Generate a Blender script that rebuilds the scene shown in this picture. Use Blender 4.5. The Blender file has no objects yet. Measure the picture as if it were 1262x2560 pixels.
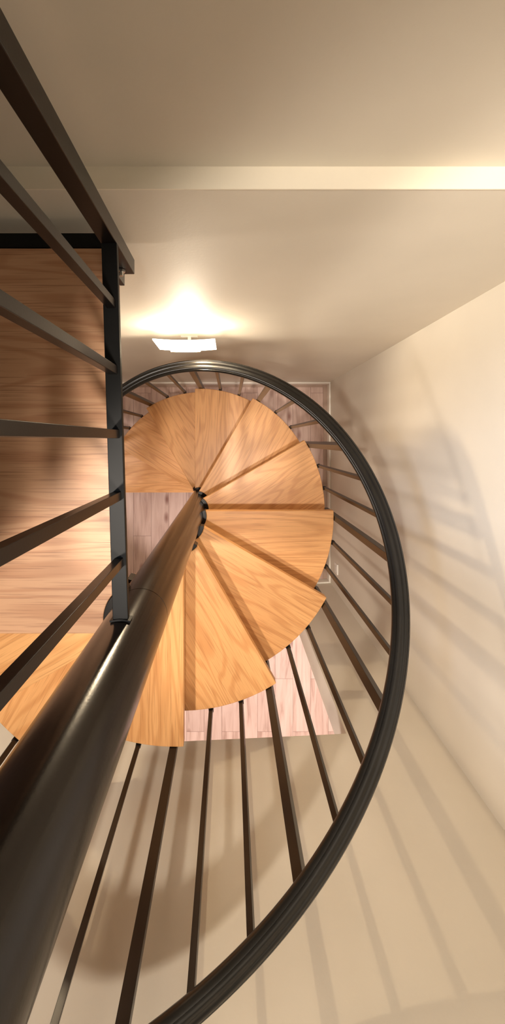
import bpy, bmesh, math
from mathutils import Vector, Matrix
C = bpy.context.scene.collection
R = math.radians

# ---------------------------------------------------------------- dimensions
RISE = 0.20
LAND = 2.60
RT = 0.75            # tread radius
NOSE = 0.0315
BACK = 0.016
POLE = 0.0625
CAM = (0.2058, 0.4022, 3.50)
YB = 0.900           # lower back wall
YU = 0.943           # upper back wall (set back above the ledge)
XR = 1.067           # right wall
XL = -1.95
ZC = 5.10
RAIL_R = 0.760
RAIL_H = 0.775

def yfront(x):        # the front wall runs a little out of square
    return -0.8445 - 0.0473 * (0.6485 - x)

# ---------------------------------------------------------------- materials
def new_mat(name):
    m = bpy.data.materials.new(name); m.use_nodes = True
    nt = m.node_tree
    b = nt.nodes['Principled BSDF']
    return m, nt, b

def node(nt, kind, **kw):
    n = nt.nodes.new(kind)
    for k, v in kw.items():
        setattr(n, k, v)
    return n

def ramp(nt, stops):
    r = nt.nodes.new('ShaderNodeValToRGB')
    e = r.color_ramp.elements
    while len(e) < len(stops): e.new(0.5)
    for i, (p, c) in enumerate(stops):
        e[i].position = p; e[i].color = (*c, 1)
    return r

def mapping(nt, scale, loc=(0, 0, 0), rot=(0, 0, 0), rnd=True, coord='Object'):
    tc = nt.nodes.new('ShaderNodeTexCoord')
    mp = nt.nodes.new('ShaderNodeMapping')
    mp.inputs['Scale'].default_value = scale
    mp.inputs['Rotation'].default_value = rot
    mp.inputs['Location'].default_value = loc
    src = tc.outputs[coord]
    if rnd:
        oi = nt.nodes.new('ShaderNodeObjectInfo')
        mul = node(nt, 'ShaderNodeVectorMath', operation='SCALE')
        cmb = nt.nodes.new('ShaderNodeCombineXYZ')
        for i in range(3): nt.links.new(oi.outputs['Random'], cmb.inputs[i])
        nt.links.new(cmb.outputs[0], mul.inputs[0]); mul.inputs['Scale'].default_value = 7.3
        add = node(nt, 'ShaderNodeVectorMath', operation='ADD')
        nt.links.new(src, add.inputs[0]); nt.links.new(mul.outputs[0], add.inputs[1])
        src = add.outputs[0]
    nt.links.new(src, mp.inputs['Vector'])
    return mp

def mixc(nt, a, b, fac, mode='MIX'):
    m = nt.nodes.new('ShaderNodeMix'); m.data_type = 'RGBA'; m.blend_type = mode
    for val, idx in ((a, 6), (b, 7)):
        if isinstance(val, tuple): m.inputs[idx].default_value = (*val, 1)
        else: nt.links.new(val, m.inputs[idx])
    if isinstance(fac, (int, float)): m.inputs[0].default_value = fac
    else: nt.links.new(fac, m.inputs[0])
    return m.outputs[2]

def wood_mat(name, light, mid, dark, rough=0.34, axis=0):
    """oak: long cathedral figure + fine pores, grain along local x"""
    m, nt, b = new_mat(name)
    rot = (0, 0, 0) if axis == 0 else (0, 0, R(90))
    mp = mapping(nt, (0.7, 5.0, 5.0), rot=rot)
    n1 = nt.nodes.new('ShaderNodeTexNoise'); n1.inputs['Scale'].default_value = 1.2
    n1.inputs['Detail'].default_value = 2; n1.inputs['Distortion'].default_value = 0.3
    nt.links.new(mp.outputs[0], n1.inputs['Vector'])
    # rings = fract-like sine of stretched noise
    mt = node(nt, 'ShaderNodeMath', operation='MULTIPLY'); mt.inputs[1].default_value = 85
    nt.links.new(n1.outputs['Fac'], mt.inputs[0])
    sn = node(nt, 'ShaderNodeMath', operation='SINE'); nt.links.new(mt.outputs[0], sn.inputs[0])
    mr = nt.nodes.new('ShaderNodeMapRange'); mr.inputs['From Min'].default_value = -1
    nt.links.new(sn.outputs[0], mr.inputs['Value'])
    r1 = ramp(nt, [(0.0, mid), (0.55, light), (1.0, light)])
    nt.links.new(mr.outputs[0], r1.inputs[0])
    # pores
    mp2 = mapping(nt, (7.0, 300.0, 60.0), rot=rot)
    n2 = nt.nodes.new('ShaderNodeTexNoise'); n2.inputs['Scale'].default_value = 1.0
    n2.inputs['Detail'].default_value = 3
    nt.links.new(mp2.outputs[0], n2.inputs['Vector'])
    r2 = ramp(nt, [(0.30, (1, 1, 1)), (0.47, (0, 0, 0))])
    nt.links.new(n2.outputs['Fac'], r2.inputs[0])
    mm = node(nt, 'ShaderNodeMath', operation='MULTIPLY'); mm.inputs[1].default_value = 0.55
    nt.links.new(r2.outputs[0], mm.inputs[0])
    c = mixc(nt, r1.outputs[0], dark, mm.outputs[0])
    # broad tonal drift
    mp3 = mapping(nt, (1.0, 3.5, 3.0), rot=rot)
    n3 = nt.nodes.new('ShaderNodeTexNoise'); n3.inputs['Scale'].default_value = 1.6
    nt.links.new(mp3.outputs[0], n3.inputs['Vector'])
    r3 = ramp(nt, [(0.3, (0.86, 0.82, 0.78)), (0.7, (1.06, 1.05, 1.04))])
    nt.links.new(n3.outputs['Fac'], r3.inputs[0])
    c = mixc(nt, c, r3.outputs[0], 1.0, 'MULTIPLY')
    nt.links.new(c, b.inputs['Base Color'])
    b.inputs['Roughness'].default_value = rough
    bp = nt.nodes.new('ShaderNodeBump'); bp.inputs['Strength'].default_value = 0.06
    bp.inputs['Distance'].default_value = 0.002
    nt.links.new(n2.outputs['Fac'], bp.inputs['Height']); nt.links.new(bp.outputs[0], b.inputs['Normal'])
    return m

def metal_paint(name, col, rough, bump=0.0, spec=0.5, metallic=0.0):
    m, nt, b = new_mat(name)
    mp = mapping(nt, (1, 1, 1))
    n = nt.nodes.new('ShaderNodeTexNoise'); n.inputs['Scale'].default_value = 9
    n.inputs['Detail'].default_value = 4
    nt.links.new(mp.outputs[0], n.inputs['Vector'])
    r = ramp(nt, [(0.3, tuple(v * 0.8 for v in col)), (0.7, tuple(v * 1.25 for v in col))])
    nt.links.new(n.outputs['Fac'], r.inputs[0]); nt.links.new(r.outputs[0], b.inputs['Base Color'])
    b.inputs['Roughness'].default_value = rough
    b.inputs['Metallic'].default_value = metallic
    b.inputs['Specular IOR Level'].default_value = spec
    if bump:
        n2 = nt.nodes.new('ShaderNodeTexNoise'); n2.inputs['Scale'].default_value = 260
        nt.links.new(mp.outputs[0], n2.inputs['Vector'])
        bp = nt.nodes.new('ShaderNodeBump'); bp.inputs['Strength'].default_value = bump
        bp.inputs['Distance'].default_value = 0.001
        nt.links.new(n2.outputs['Fac'], bp.inputs['Height']); nt.links.new(bp.outputs[0], b.inputs['Normal'])
    return m

def plaster(name, col, var=0.05, bump=0.12):
    m, nt, b = new_mat(name)
    mp = mapping(nt, (1, 1, 1), rnd=False)
    n = nt.nodes.new('ShaderNodeTexNoise'); n.inputs['Scale'].default_value = 2.2
    n.inputs['Detail'].default_value = 3
    nt.links.new(mp.outputs[0], n.inputs['Vector'])
    r = ramp(nt, [(0.3, tuple(v * (1 - var) for v in col)), (0.7, tuple(min(1, v * (1 + var)) for v in col))])
    nt.links.new(n.outputs['Fac'], r.inputs[0]); nt.links.new(r.outputs[0], b.inputs['Base Color'])
    b.inputs['Roughness'].default_value = 0.62
    b.inputs['Specular IOR Level'].default_value = 0.3
    n2 = nt.nodes.new('ShaderNodeTexNoise'); n2.inputs['Scale'].default_value = 90
    n2.inputs['Detail'].default_value = 5
    nt.links.new(mp.outputs[0], n2.inputs['Vector'])
    bp = nt.nodes.new('ShaderNodeBump'); bp.inputs['Strength'].default_value = bump
    bp.inputs['Distance'].default_value = 0.002
    nt.links.new(n2.outputs['Fac'], bp.inputs['Height']); nt.links.new(bp.outputs[0], b.inputs['Normal'])
    return m

def laminate(name):
    """floor planks 0.19 m wide running along y, with knots"""
    m, nt, b = new_mat(name)
    mp = mapping(nt, (1, 1, 1), rot=(0, 0, R(90)), rnd=False, loc=(0.35, 0.02, 0))
    br = nt.nodes.new('ShaderNodeTexBrick')
    br.inputs['Scale'].default_value = 1.0
    br.inputs['Brick Width'].default_value = 1.25
    br.inputs['Row Height'].default_value = 0.155
    br.inputs['Mortar Size'].default_value = 0.0012
    br.inputs['Mortar Smooth'].default_value = 0.2
    br.offset = 0.37
    br.inputs['Color1'].default_value = (0.30, 0.30, 0.30, 1)
    br.inputs['Color2'].default_value = (0.75, 0.75, 0.75, 1)
    br.inputs['Mortar'].default_value = (0, 0, 0, 1)
    nt.links.new(mp.outputs[0], br.inputs['Vector'])
    # shift the grain from plank to plank
    add = node(nt, 'ShaderNodeVectorMath', operation='MULTIPLY_ADD')
    nt.links.new(br.outputs['Color'], add.inputs[0]); add.inputs[1].default_value = (13, 7, 3)
    nt.links.new(mp.outputs[0], add.inputs[2])
    sc = node(nt, 'ShaderNodeVectorMath', operation='MULTIPLY'); sc.inputs[1].default_value = (2.2, 22, 1)
    nt.links.new(add.outputs[0], sc.inputs[0])
    n = nt.nodes.new('ShaderNodeTexNoise'); n.inputs['Scale'].default_value = 1.0
    n.inputs['Detail'].default_value = 6; n.inputs['Distortion'].default_value = 0.8
    nt.links.new(sc.outputs[0], n.inputs['Vector'])
    r = ramp(nt, [(0.30, (0.40, 0.26, 0.21)), (0.48, (0.56, 0.40, 0.335)), (0.68, (0.64, 0.48, 0.41))])
    nt.links.new(n.outputs['Fac'], r.inputs[0])
    # knots
    sc2 = node(nt, 'ShaderNodeVectorMath', operation='MULTIPLY'); sc2.inputs[1].default_value = (2.6, 6.0, 1)
    nt.links.new(add.outputs[0], sc2.inputs[0])
    v = nt.nodes.new('ShaderNodeTexVoronoi'); v.inputs['Scale'].default_value = 1.0
    nt.links.new(sc2.outputs[0], v.inputs['Vector'])
    rk = ramp(nt, [(0.03, (1, 1, 1)), (0.16, (0, 0, 0))])
    nt.links.new(v.outputs['Distance'], rk.inputs[0])
    c = mixc(nt, r.outputs[0], (0.25, 0.12, 0.09), rk.outputs[0])
    rb = ramp(nt, [(0.0, (0.25, 0.2, 0.18)), (0.12, (0.9, 0.9, 0.9)), (0.75, (1.08, 1.08, 1.08))])
    nt.links.new(br.outputs['Color'], rb.inputs[0])
    c = mixc(nt, c, rb.outputs[0], 1.0, 'MULTIPLY')
    nt.links.new(c, b.inputs['Base Color'])
    b.inputs['Roughness'].default_value = 0.42
    return m

def emis(name, col, strength):
    m, nt, b = new_mat(name)
    n = nt.nodes.new('ShaderNodeTexNoise'); n.inputs['Scale'].default_value = 3
    r = ramp(nt, [(0.3, tuple(v * 0.95 for v in col)), (0.7, col)])
    nt.links.new(n.outputs['Fac'], r.inputs[0])
    nt.links.new(r.outputs[0], b.inputs['Emission Color'])
    b.inputs['Emission Strength'].default_value = strength
    b.inputs['Base Color'].default_value = (0.85, 0.83, 0.78, 1)
    b.inputs['Roughness'].default_value = 0.2
    return m

M = {}
M['oak'] = wood_mat('tread_oak', (0.82, 0.44, 0.18), (0.70, 0.345, 0.13), (0.40, 0.165, 0.055), rough=0.36)
M['oak_landing'] = wood_mat('landing_oak', (0.63, 0.37, 0.225), (0.53, 0.285, 0.165), (0.26, 0.115, 0.065), rough=0.40)
M['pole'] = metal_paint('pole_paint', (0.013, 0.009, 0.007), 0.20, bump=0.08, spec=0.4)
M['black'] = metal_paint('black_paint', (0.009, 0.006, 0.005), 0.30, bump=0.05, spec=0.40)
M['matte_black'] = metal_paint('frame_paint', (0.006, 0.006, 0.006), 0.45, spec=0.15)
M['rail'] = metal_paint('rail_vinyl', (0.008, 0.007, 0.006), 0.28, spec=0.4)
M['steel'] = metal_paint('bolt_steel', (0.6, 0.58, 0.55), 0.25, metallic=1.0)
M['wall'] = plaster('wall_paint', (0.71, 0.652, 0.555))
M['brown_wall'] = plaster('brown_wall_paint', (0.16, 0.10, 0.06))  # dark tone chosen for the unseen left wall to cut bounced light
M['ledge'] = plaster('ledge_paint', (0.82, 0.75, 0.62), bump=0.2)
M['white'] = plaster('baseboard_paint', (0.85, 0.80, 0.72), bump=0.02)
M['shoe'] = plaster('floor_edge_strip', (0.42, 0.30, 0.235), bump=0.02)
M['ceil'] = plaster('ceiling_paint', (0.80, 0.76, 0.68))
M['floor'] = laminate('floor_laminate')
M['shade'] = emis('opal_glass', (1.0, 0.93, 0.80), 16.0)
nt = M['shade'].node_tree
tr = nt.nodes.new('ShaderNodeBsdfTransparent'); tr.inputs[0].default_value = (1.0, 0.95, 0.86, 1)
mx = nt.nodes.new('ShaderNodeMixShader'); mx.inputs[0].default_value = 0.85
nt.links.new(nt.nodes['Principled BSDF'].outputs[0], mx.inputs[1]); nt.links.new(tr.outputs[0], mx.inputs[2])
nt.links.new(mx.outputs[0], nt.nodes['Material Output'].inputs['Surface'])
M['bulb'] = emis('bulb_glass', (1.0, 0.90, 0.72), 30.0)
M['fixture'] = plaster('fixture_paint', (0.75, 0.72, 0.66), bump=0.02)
M['plastic'] = plaster('outlet_plastic', (0.86, 0.82, 0.76), bump=0.0)

# ---------------------------------------------------------------- mesh helpers
def box(bm, x0, x1, y0, y1, z0, z1, mat=None):
    vs = [bm.verts.new(p) for p in ((x0,y0,z0),(x1,y0,z0),(x1,y1,z0),(x0,y1,z0),(x0,y0,z1),(x1,y0,z1),(x1,y1,z1),(x0,y1,z1))]
    if mat is not None:
        for v in vs: v.co = mat @ v.co
    for f in ((0,3,2,1),(4,5,6,7),(0,1,5,4),(1,2,6,5),(2,3,7,6),(3,0,4,7)):
        bm.faces.new([vs[i] for i in f])
    return vs

def prism(bm, pts, z0, z1):
    a = [bm.verts.new((x, y, z0)) for x, y in pts]
    b = [bm.verts.new((x, y, z1)) for x, y in pts]
    n = len(pts)
    bm.faces.new(a[::-1]); bm.faces.new(b)
    for i in range(n):
        j = (i + 1) % n
        bm.faces.new((a[i], a[j], b[j], b[i]))

def lathe(bm, prof, seg=96, cx=0, cy=0, axis=None):
    """prof: list of (r, z); closed at ends when r==0"""
    rings = []
    for r, z in prof:
        if r <= 1e-6:
            rings.append([bm.verts.new((cx, cy, z))])
        else:
            rings.append([bm.verts.new((cx + r*math.cos(2*math.pi*i/seg), cy + r*math.sin(2*math.pi*i/seg), z)) for i in range(seg)])
    for A, B in zip(rings[:-1], rings[1:]):
        for i in range(seg):
            j = (i + 1) % seg
            if len(A) == 1 and len(B) == 1: continue
            if len(A) == 1: bm.faces.new((A[0], B[i], B[j]))
            elif len(B) == 1: bm.faces.new((A[i], A[j], B[0]))
            else: bm.faces.new((A[i], A[j], B[j], B[i]))

def sweep(bm, path, prof):
    """path: list of (origin, side, up); prof: (s, u) closed loop"""
    rings = []
    for o, s, u in path:
        rings.append([bm.verts.new(o + s * a + u * b) for a, b in prof])
    n = len(prof)
    for A, B in zip(rings[:-1], rings[1:]):
        for i in range(n):
            j = (i + 1) % n
            bm.faces.new((A[i], A[j], B[j], B[i]))
    bm.faces.new(rings[0][::-1]); bm.faces.new(rings[-1])

def make(name, bm, mat, parent=None, smooth=None, bevel=0.0, origin=None):
    bmesh.ops.recalc_face_normals(bm, faces=bm.faces)
    me = bpy.data.meshes.new(name); 
    if origin is not None:
        bmesh.ops.translate(bm, vec=-Vector(origin), verts=bm.verts)
    bm.to_mesh(me); bm.free()
    me.materials.append(mat)
    o = bpy.data.objects.new(name, me); C.objects.link(o)
    if origin is not None: o.location = origin
    if parent: o.parent = parent
    if smooth is not None:
        for p in me.polygons: p.use_smooth = True
        me.set_sharp_from_angle(angle=R(smooth))
    if bevel:
        md = o.modifiers.new('edge', 'BEVEL'); md.width = bevel; md.segments = 2
        md.limit_method = 'ANGLE'; md.angle_limit = R(40)
    return o

def empty(name, loc, label=None, cat=None, group=None):
    o = bpy.data.objects.new(name, None); C.objects.link(o); o.location = loc
    o.empty_display_size = 0.1
    if label: tag(o, label, cat, group)
    return o

def tag(o, label, cat, group=None):
    o['label'] = label; o['category'] = cat
    if group: o['group'] = group

def struct(name, bm, mat, bevel=0.0, parent=None):
    o = make(name, bm, mat, bevel=bevel, parent=parent)
    if parent is None: o['kind'] = 'structure'
    return o

def copy(o, parent=None, **kw):
    c = o.copy(); C.objects.link(c)
    c.parent = parent
    for k, v in kw.items(): setattr(c, k, v)
    return c

# ---------------------------------------------------------------- the setting
bm = bmesh.new(); box(bm, -2.1, 2.3, -4.1, 1.15, -0.10, 0.0)
struct('floor', bm, M['floor'])

bm = bmesh.new(); box(bm, XL-0.15, XR+0.15, YB, YB+0.25, 0, 2.705)
box(bm, XL-0.15, XR+0.15, YU, YB+0.25, 2.705, ZC)
struct('wall_back', bm, M['wall'])

bm = bmesh.new(); box(bm, XL, XR, YB-0.0015, YU, 2.7055, 2.709)
struct('trim_1', bm, M['ledge'])

DJ, DL, LZ, TH = 0.698, -0.16, 1.805, 0.143     # doorway: right jamb, left jamb, lintel height, wall thickness
bm = bmesh.new(); box(bm, XR, XR+0.15, yfront(XR)-TH, YB, 0, ZC)
struct('wall_right', bm, M['wall'])

def fpoly(x0, x1):
    return [(x0, yfront(x0)), (x0, yfront(x0)-TH), (x1, yfront(x1)-TH), (x1, yfront(x1))]
bm = bmesh.new()
prism(bm, fpoly(XL-0.15, DL), 0, LZ); prism(bm, fpoly(DJ, XR), 0, LZ); prism(bm, fpoly(XL-0.15, XR), LZ, 2.95)
struct('wall_front', bm, M['wall'])

bm = bmesh.new(); box(bm, XL-0.15, XL, yfront(XL), YB, 0, LAND-0.13)
struct('wall_left', bm, M['brown_wall'])
# the hall beyond the doorway
bm = bmesh.new()
box(bm, -1.9, -1.75, -4.0, yfront(-1.8)-TH, 0, 2.45)
box(bm, 2.0, 2.15, -4.0, yfront(XR)-TH, 0, 2.45)
box(bm, -1.9, 2.15, -4.1, -4.0, 0, 2.45)
box(bm, XR+0.15, 2.15, yfront(XR)-TH, yfront(XR), 0, 2.45)
struct('wall_hall', bm, M['wall'])
bm = bmesh.new(); box(bm, -1.9, 2.15, -4.1, yfront(XL)-TH, 2.45, 2.5)
struct('ceiling_hall', bm, M['ceil'])

BH, BT = 0.075, 0.014
def bprof_x(x0, x1, y0, y1):   # box board with rounded top arris through bevel
    bm = bmesh.new(); box(bm, x0, x1, y0, y1, 0.0, BH); return bm
struct('baseboard_back', bprof_x(XL, XR, YB-BT, YB), M['white'], bevel=0.003)
struct('baseboard_right', bprof_x(XR-BT, XR, yfront(XR), YB-BT), M['white'], bevel=0.003)
def fboard(x0, x1):
    bm = bmesh.new()
    prism(bm, [(x0, yfront(x0)), (x1, yfront(x1)), (x1, yfront(x1)+BT), (x0, yfront(x0)+BT)], 0, BH)
    return bm
struct('baseboard_front', fboard(DJ, XR-BT), M['white'], bevel=0.003)
struct('baseboard_left', fboard(XL, DL), M['white'], bevel=0.003)
bm = bmesh.new(); box(bm, XR-BT-0.034, XR-BT, yfront(XR)+BT+0.001, YB-BT, 0.0, 0.008)
struct('trim_2', bm, M['shoe'], bevel=0.002)
bm = bmesh.new(); box(bm, XL, XR-BT-0.034, YB-BT-0.022, YB-BT, 0.0, 0.008)
struct('trim_3', bm, M['shoe'], bevel=0.002)

# ---------------------------------------------------------------- spiral staircase
stair = empty('spiral_staircase', (0, 0, 0),
              'spiral staircase with orange oak wedge treads winding round a black steel pole', 'staircase')

# centre pole with a fine seam at landing level
zs = 2.585
prof = [(0, 0.0), (0.12, 0.0), (0.12, 0.010), (POLE + 0.004, 0.012), (POLE, 0.016), (POLE, zs-0.0012), (POLE-0.0012, zs-0.0006), (POLE-0.0012, zs+0.0006), (POLE, zs+0.0012),
        (POLE, 3.62), (POLE-0.006, 3.628), (0, 3.628)]
bm = bmesh.new(); lathe(bm, prof, 128)
make('center_pole', bm, M['pole'], stair, smooth=30)

def tread_bm(nose=NOSE, back=BACK, th=0.040, r0=0.0820, rt=RT):
    # local: nose line y=+nose along +x; back edge along -30 degrees, offset outwards by back
    ab = R(-30)
    def inner(a_line, off):
        t = math.sqrt(max(r0*r0 - off*off, 1e-8))
        u = Vector((math.cos(a_line), math.sin(a_line))); n = Vector((-u.y, u.x))
        return u*t + n*off
    def outer(a_line, off):
        t = math.sqrt(rt*rt - off*off)
        u = Vector((math.cos(a_line), math.sin(a_line))); n = Vector((-u.y, u.x))
        return u*t + n*off
    pb, pf = outer(ab, -back), outer(0, nose)
    qb, qf = inner(ab, -back), inner(0, min(nose, r0*0.98))
    a0, a1 = math.atan2(pb.y, pb.x), math.atan2(pf.y, pf.x)
    pts = [(rt*math.cos(a0+(a1-a0)*i/28), rt*math.sin(a0+(a1-a0)*i/28)) for i in range(29)]
    b0, b1 = math.atan2(qf.y, qf.x), math.atan2(qb.y, qb.x)
    pts += [(r0*math.cos(b0+(b1-b0)*i/10), r0*math.sin(b0+(b1-b0)*i/10)) for i in range(11)]
    bm = bmesh.new(); prism(bm, pts, -th, 0)
    return bm

def sector_bm(a0, a1, r0, r1, z0, z1, n=28):
    bm = bmesh.new()
    pts = [(r1*math.cos(R(a0+(a1-a0)*i/n)), r1*math.sin(R(a0+(a1-a0)*i/n))) for i in range(n+1)]
    pts += [(r0*math.cos(R(a1-(a1-a0)*i/n)), r0*math.sin(R(a1-(a1-a0)*i/n))) for i in range(n+1)]
    prism(bm, pts, z0, z1)
    return bm

def hub_bm():
    return sector_bm(-44, 24, POLE+0.0006, 0.0815, -0.052, -0.002)

tread0 = hub0 = brk0 = None
for k in range(1, 13):
    ang = R(180 + 30*k); z = LAND - RISE*k
    if k == 1:
        t = make('tread', tread_bm(nose=0.066), M['oak'], stair, bevel=0.0035)
    elif tread0 is None:
        t = tread0 = make('tread', tread_bm(), M['oak'], stair, bevel=0.0035)
    else:
        t = copy(tread0, stair)
    t.location = (0, 0, z); t.rotation_euler = (0, 0, ang)
    if hub0 is None:
        h = hub0 = make('hub_collar', hub_bm(), M['black'], t, smooth=40, bevel=0.001)
        bb = bmesh.new()
        # steel bearer plate under the board
        prism(bb, [(0.079, -0.035), (0.66, -0.215), (0.66, -0.145), (0.079, 0.0)], -0.048, -0.0405)
        b_ = brk0 = make('bearer_plate', bb, M['black'], t)
    else:
        h = copy(hub0, t); b_ = copy(brk0, t)

# handrail: moulded section swept down the helix
def rail_z(a_deg):     # a_deg: 180 = landing nose, growing as the stair descends
    return LAND - RISE*(a_deg-180)/30.0 + RAIL_H
prof = [(-0.026,-0.010),(-0.020,-0.0165),(0.020,-0.0165),(0.026,-0.010),(0.0285,-0.002),(0.0270,0.006),(0.0215,0.0095),
        (0.0190,0.0085),(0.0160,0.0125),(0.0060,0.0145),(0.0040,0.0130),(-0.0040,0.0130),(-0.0060,0.0145),(-0.0160,0.0125),(-0.0190,0.0085),(-0.0215,0.0095),(-0.0270,0.006),(-0.0285,-0.002)]
path = []
A0, A1, N = 184.0, 544.0, 240
pitch = RISE/R(30)
for i in range(N+1):
    a = A0 + (A1-A0)*i/N
    c, s = math.cos(R(a)), math.sin(R(a))
    tan = Vector((-s*RAIL_R, c*RAIL_R, -pitch)).normalized()
    side = Vector((c, s, 0)); up = side.cross(tan).normalized()
    if up.z < 0: up = -up
    path.append((Vector((c*RAIL_R, s*RAIL_R, rail_z(a)-0.0145)), side, up))
bm = bmesh.new(); sweep(bm, path, prof)
make('handrail', bm, M['rail'], stair, smooth=50)

def bar_bm(w, h, z0, z1):
    bm = bmesh.new(); box(bm, -w/2, w/2, -h/2, h/2, z0, z1); return bm

# thick posts at each nose, thin balusters between; base clips on the tread edge
def foot(parent, w):
    bm = bmesh.new(); box(bm, -w/2-0.006, w/2, -w/2-0.0015, w/2+0.0015, -0.034, -0.004)
    return make('clip', bm, M['matte_black'], parent, bevel=0.001)
thick0 = None; thin0 = {}
TW, SW = 0.028, 0.016
for k in range(1, 13):
    z = LAND - RISE*k
    a = 180 + 30*k - 0.6
    rr = RT + 0.0015 + TW/2
    if thick0 is None:
        lo = -RISE - 0.045
        o = thick0 = make('newel_post', bar_bm(TW, TW, lo, RAIL_H-0.030), M['black'], stair, bevel=0.0012)
        # small bolt heads fixing it to both treads
    elif k == 12:
        o = make('newel_post', bar_bm(TW, TW, -RISE, RAIL_H-0.030), M['black'], stair, bevel=0.0012)
    else:
        o = copy(thick0, stair)
    o.location = (rr*math.cos(R(a)), rr*math.sin(R(a)), z); o.rotation_euler = (0, 0, R(a))
    for j in (1, 2):
        aj = a - 10*j; rj = RT + 0.004 + SW/2
        if j not in thin0:
            top = RAIL_H - 0.030 + RISE*j/3
            p = thin0[j] = (make('baluster', bar_bm(SW, SW, -0.045, top), M['black'], stair, bevel=0.0008), None)
            p = p[0]; f = foot(p, SW); thin0[j] = (p, f)
        else:
            p = copy(thin0[j][0], stair); f = copy(thin0[j][1], p)
        p.location = (rj*math.cos(R(aj)), rj*math.sin(R(aj)), z); p.rotation_euler = (0, 0, R(aj))

# ---------------------------------------------------------------- landing
EX = -0.050
landing = empty('landing_platform', (EX-0.9, 0.4, LAND-0.04), 'brown oak landing platform in a black steel frame beside the top of the pole', 'landing')
def lp(o): o.location = Vector(o.location) - Vector(landing.location); return o
ny = -0.034; hr = 0.0795
pts = [(XL+0.002, ny), (-math.sqrt(hr*hr-ny*ny), ny)]
a0 = math.atan2(ny, -math.sqrt(hr*hr-ny*ny)) + 2*math.pi; a1 = math.atan2(math.sqrt(hr*hr-EX*EX), EX)
pts += [(hr*math.cos(a0+(a1-a0)*i/12), hr*math.sin(a0+(a1-a0)*i/12)) for i in range(1, 13)]
pts += [(EX, 0.834), (XL+0.002, 0.834)]
bm = bmesh.new(); prism(bm, pts, LAND-0.030, LAND)
lp(make('deck_board', bm, M['oak_landing'], landing, bevel=0.002))
bm = bmesh.new(); box(bm, XL+0.002, EX, 0.835, 0.866, LAND-0.12, LAND+0.004)
lp(make('back_stringer', bm, M['matte_black'], landing, bevel=0.0015))
bm = bmesh.new(); box(bm, EX-0.075, EX-0.065, 0.105, 0.834, LAND-0.12, LAND-0.0305)
lp(make('side_stringer', bm, M['matte_black'], landing, bevel=0.001))
bm = bmesh.new(); box(bm, XL+0.002, -0.09, ny+0.004, ny+0.012, LAND-0.10, LAND-0.0305)
lp(make('front_stringer', bm, M['matte_black'], landing, bevel=0.001))
bm = sector_bm(122, 200, POLE+0.0006, 0.0785, LAND-0.06, LAND+0.004)
lp(make('hub_collar', bm, M['black'], landing, smooth=40, bevel=0.001))

# landing railing
BZ = 2.750
railing = empty('landing_railing', (-0.023, 0.79, LAND), 'black steel landing railing with square balusters fixed between corner post and pole', 'railing')
def rp(o): o.location = Vector(o.location) - Vector(railing.location); return o
bm = bmesh.new(); box(bm, -0.038, -0.008, 0.773, 0.806, LAND+0.004, 3.53)
rp(make('corner_post', bm, M['black'], railing, bevel=0.0015))
p0, p1 = Vector((0.0, 0.0655, 0)), Vector((-0.0215, 0.7725, 0))
dv = (p1-p0); L = dv.length; yaw = math.atan2(dv.y, dv.x)
mt = Matrix.Translation(p0) @ Matrix.Rotation(yaw, 4, 'Z')
bm = bmesh.new(); box(bm, 0, L, -0.0145, 0.0145, BZ-0.012, BZ, mt)
rp(make('bottom_rail', bm, M['matte_black'], railing, bevel=0.0012))
bm = bmesh.new()
pp = []
rs0, rs1 = POLE+0.0008, POLE+0.0045
for i in range(13):
    a = R(90-17+34*i/12); pp.append((rs0*math.cos(a), rs0*math.sin(a)))
for i in range(13):
    a = R(90+17-34*i/12); pp.append((rs1*math.cos(a), rs1*math.sin(a)))
prism(bm, pp, BZ-0.018, BZ+0.003)
rp(make('pole_saddle', bm, M['matte_black'], railing))
bm = bmesh.new(); box(bm, 0, L, -0.022, 0.022, 3.50, 3.53, mt)
rp(make('top_rail', bm, M['rail'], railing, bevel=0.003))
b0 = None
for yr in (0.255, 0.131, 0.011, -0.105, -0.229):
    yw = yr + CAM[1]; t = (yw-p0.y)/(p1.y-p0.y); pos = p0 + dv*t
    if b0 is None:
        b0 = o = make('baluster', bar_bm(0.016, 0.016, 0, 3.50-BZ), M['black'], railing, bevel=0.0008)
    else: o = copy(b0, railing)
    o.location = Vector((pos.x+0.001, pos.y, BZ)) - Vector(railing.location); o.rotation_euler = (0, 0, R(1.7))
bm = bmesh.new()
lathe(bm, [(0, 0), (0.0085, 0), (0.0085, 0.005), (0.0045, 0.0055), (0.0045, 0.013), (0, 0.0135)], 6)
o = make('bolt', bm, M['steel'], railing, smooth=20)
o.rotation_euler = (R(90), 0, 0); o.location = Vector((-0.0305, 0.772, 2.63)) - Vector(railing.location)
bm = bmesh.new(); box(bm, -0.0495, -0.0385, 0.760, 0.806, LAND-0.028, LAND+0.03)
rp(make('fixing_plate', bm, M['black'], railing, bevel=0.001))

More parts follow.
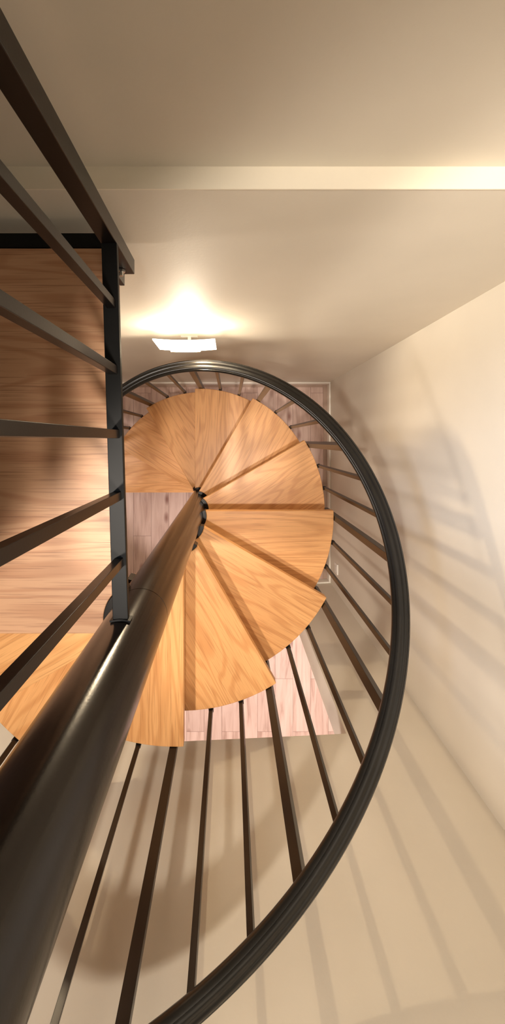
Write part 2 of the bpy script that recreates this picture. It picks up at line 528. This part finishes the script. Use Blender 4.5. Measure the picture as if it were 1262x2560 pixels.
# ---------------------------------------------------------------- wall lamp
LX0, LX1, LZ0, LZ1 = -0.123, 0.142, 1.624, 1.806
lamp = empty('wall_lamp', ((LX0+LX1)/2, YB, 1.715), 'glowing white rectangular glass wall lamp on the back wall', 'lamp')
def wl(o): o.location = Vector(o.location) - Vector(lamp.location); return o
bm = bmesh.new()
n = 10
pts = []
for i in range(n+1):
    x = LX0 + (LX1-LX0)*i/n; u = 2*i/n-1
    pts.append((x, YB-0.080+0.006*u*u))
for i in range(n, -1, -1):
    x = LX0 + (LX1-LX0)*i/n; u = 2*i/n-1
    pts.append((x, YB-0.074+0.006*u*u))
prism(bm, pts, LZ0, LZ1)
wl(make('glass_shade', bm, M['shade'], lamp))
bm = bmesh.new(); box(bm, -0.060, 0.080, YB-0.0480, YB-0.0455, 1.569, 1.661)
box(bm, 0.002, 0.018, YB-0.0455, YB, 1.571, 1.580)
box(bm, -0.030, 0.050, YB-0.003, YB, 1.555, 1.590)
wl(make('mount', bm, M['fixture'], lamp, bevel=0.002))
bm = bmesh.new(); box(bm, -0.073, 0.066, YB-0.084, YB-0.0485, 1.617, 1.621)
wl(make('bracket', bm, M['fixture'], lamp))

# outlet on the right wall
bm = bmesh.new(); box(bm, XR-0.010, XR, -0.675, -0.593, 0.235, 0.315)
out = empty('power_outlet', (XR, -0.634, 0.275), 'small white square power outlet low on the right wall', 'outlet')
o = make('face_plate', bm, M['plastic'], out, bevel=0.002); o.location -= out.location
bm = bmesh.new(); box(bm, XR-0.0125, XR-0.0101, -0.656, -0.612, 0.252, 0.298)
o = make('socket', bm, M['fixture'], out, bevel=0.001); o.location -= out.location

# ---------------------------------------------------------------- lights
def light(kind, name, loc, energy, col, target=None, **kw):
    d = bpy.data.lights.new(name, kind); d.energy = energy; d.color = col
    for k, v in kw.items(): setattr(d, k, v)
    o = bpy.data.objects.new(name, d); C.objects.link(o); o.location = loc
    if target is not None:
        o.rotation_euler = (Vector(target)-Vector(loc)).to_track_quat('-Z', 'Y').to_euler()
    return o
light('POINT', 'lamp_glow', (0.010, YB-0.062, 1.638), 23, (1.0, 0.86, 0.67), shadow_soft_size=0.018)
def rel(x, y, d): return (x+CAM[0], y+CAM[1], CAM[2]-d)
L0 = Vector(rel(-0.58, -0.42, -1.4)); ax = Vector((0.66, -0.55, -0.51))
light('SPOT', 'upstairs_spot', L0, 215, (1.0, 0.89, 0.76), target=L0+ax,
      spot_size=R(124), spot_blend=0.06, shadow_soft_size=0.05)
light('SPOT', 'stairwell_spot', rel(0.10, -0.45, -1.5), 165, (1.0, 0.89, 0.76), target=rel(0.55, -0.15, 1.5),
      spot_size=R(45), spot_blend=0.30, shadow_soft_size=0.07)
light('SPOT', 'window_glow', rel(-1.0, -0.2, -0.6), 170, (0.62, 0.76, 1.0), target=rel(0.86, -0.30, 1.15),
      spot_size=R(34), spot_blend=1.0, shadow_soft_size=0.2)
light('AREA', 'upstairs_glow', (-0.6, 0.0, 5.0), 0.5, (1.0, 0.85, 0.70), target=(-0.4, 0.0, 0), shape='DISK', size=0.5)
light('AREA', 'hall_glow', (0.62, -1.65, 2.42), 62, (1.0, 0.88, 0.85), target=(0.62, -1.6, 0), shape='DISK', size=0.4)

light('AREA', 'downstairs_fill', (-1.25, 0.10, 2.30), 9, (1.0, 0.88, 0.76), target=(0.4, 0.0, 0.2), shape='DISK', size=0.35)  # unseen fill light under the landing, added to brighten the lower stair bay
w = bpy.data.worlds.new('world'); bpy.context.scene.world = w; w.use_nodes = True
w.node_tree.nodes['Background'].inputs[0].default_value = (0.9, 0.8, 0.7, 1)
w.node_tree.nodes['Background'].inputs[1].default_value = 0.02

# ---------------------------------------------------------------- camera (straight down, off-centre crop)
cd = bpy.data.cameras.new('camera'); cam = bpy.data.objects.new('camera', cd); C.objects.link(cam)
cam.location = CAM; cam.rotation_euler = (0, 0, 0)
cd.sensor_fit = 'VERTICAL'; cd.sensor_height = 36.0
cd.lens = 36.0*1000/2560
cd.clip_start = 0.02
cd.shift_x = (631-575)/2560.0
cd.shift_y = -(1280-1100)/2560.0
bpy.context.scene.camera = cam
vs = bpy.context.scene.view_settings
vs.view_transform = 'Standard'; vs.look = 'None'; vs.exposure = 0.18
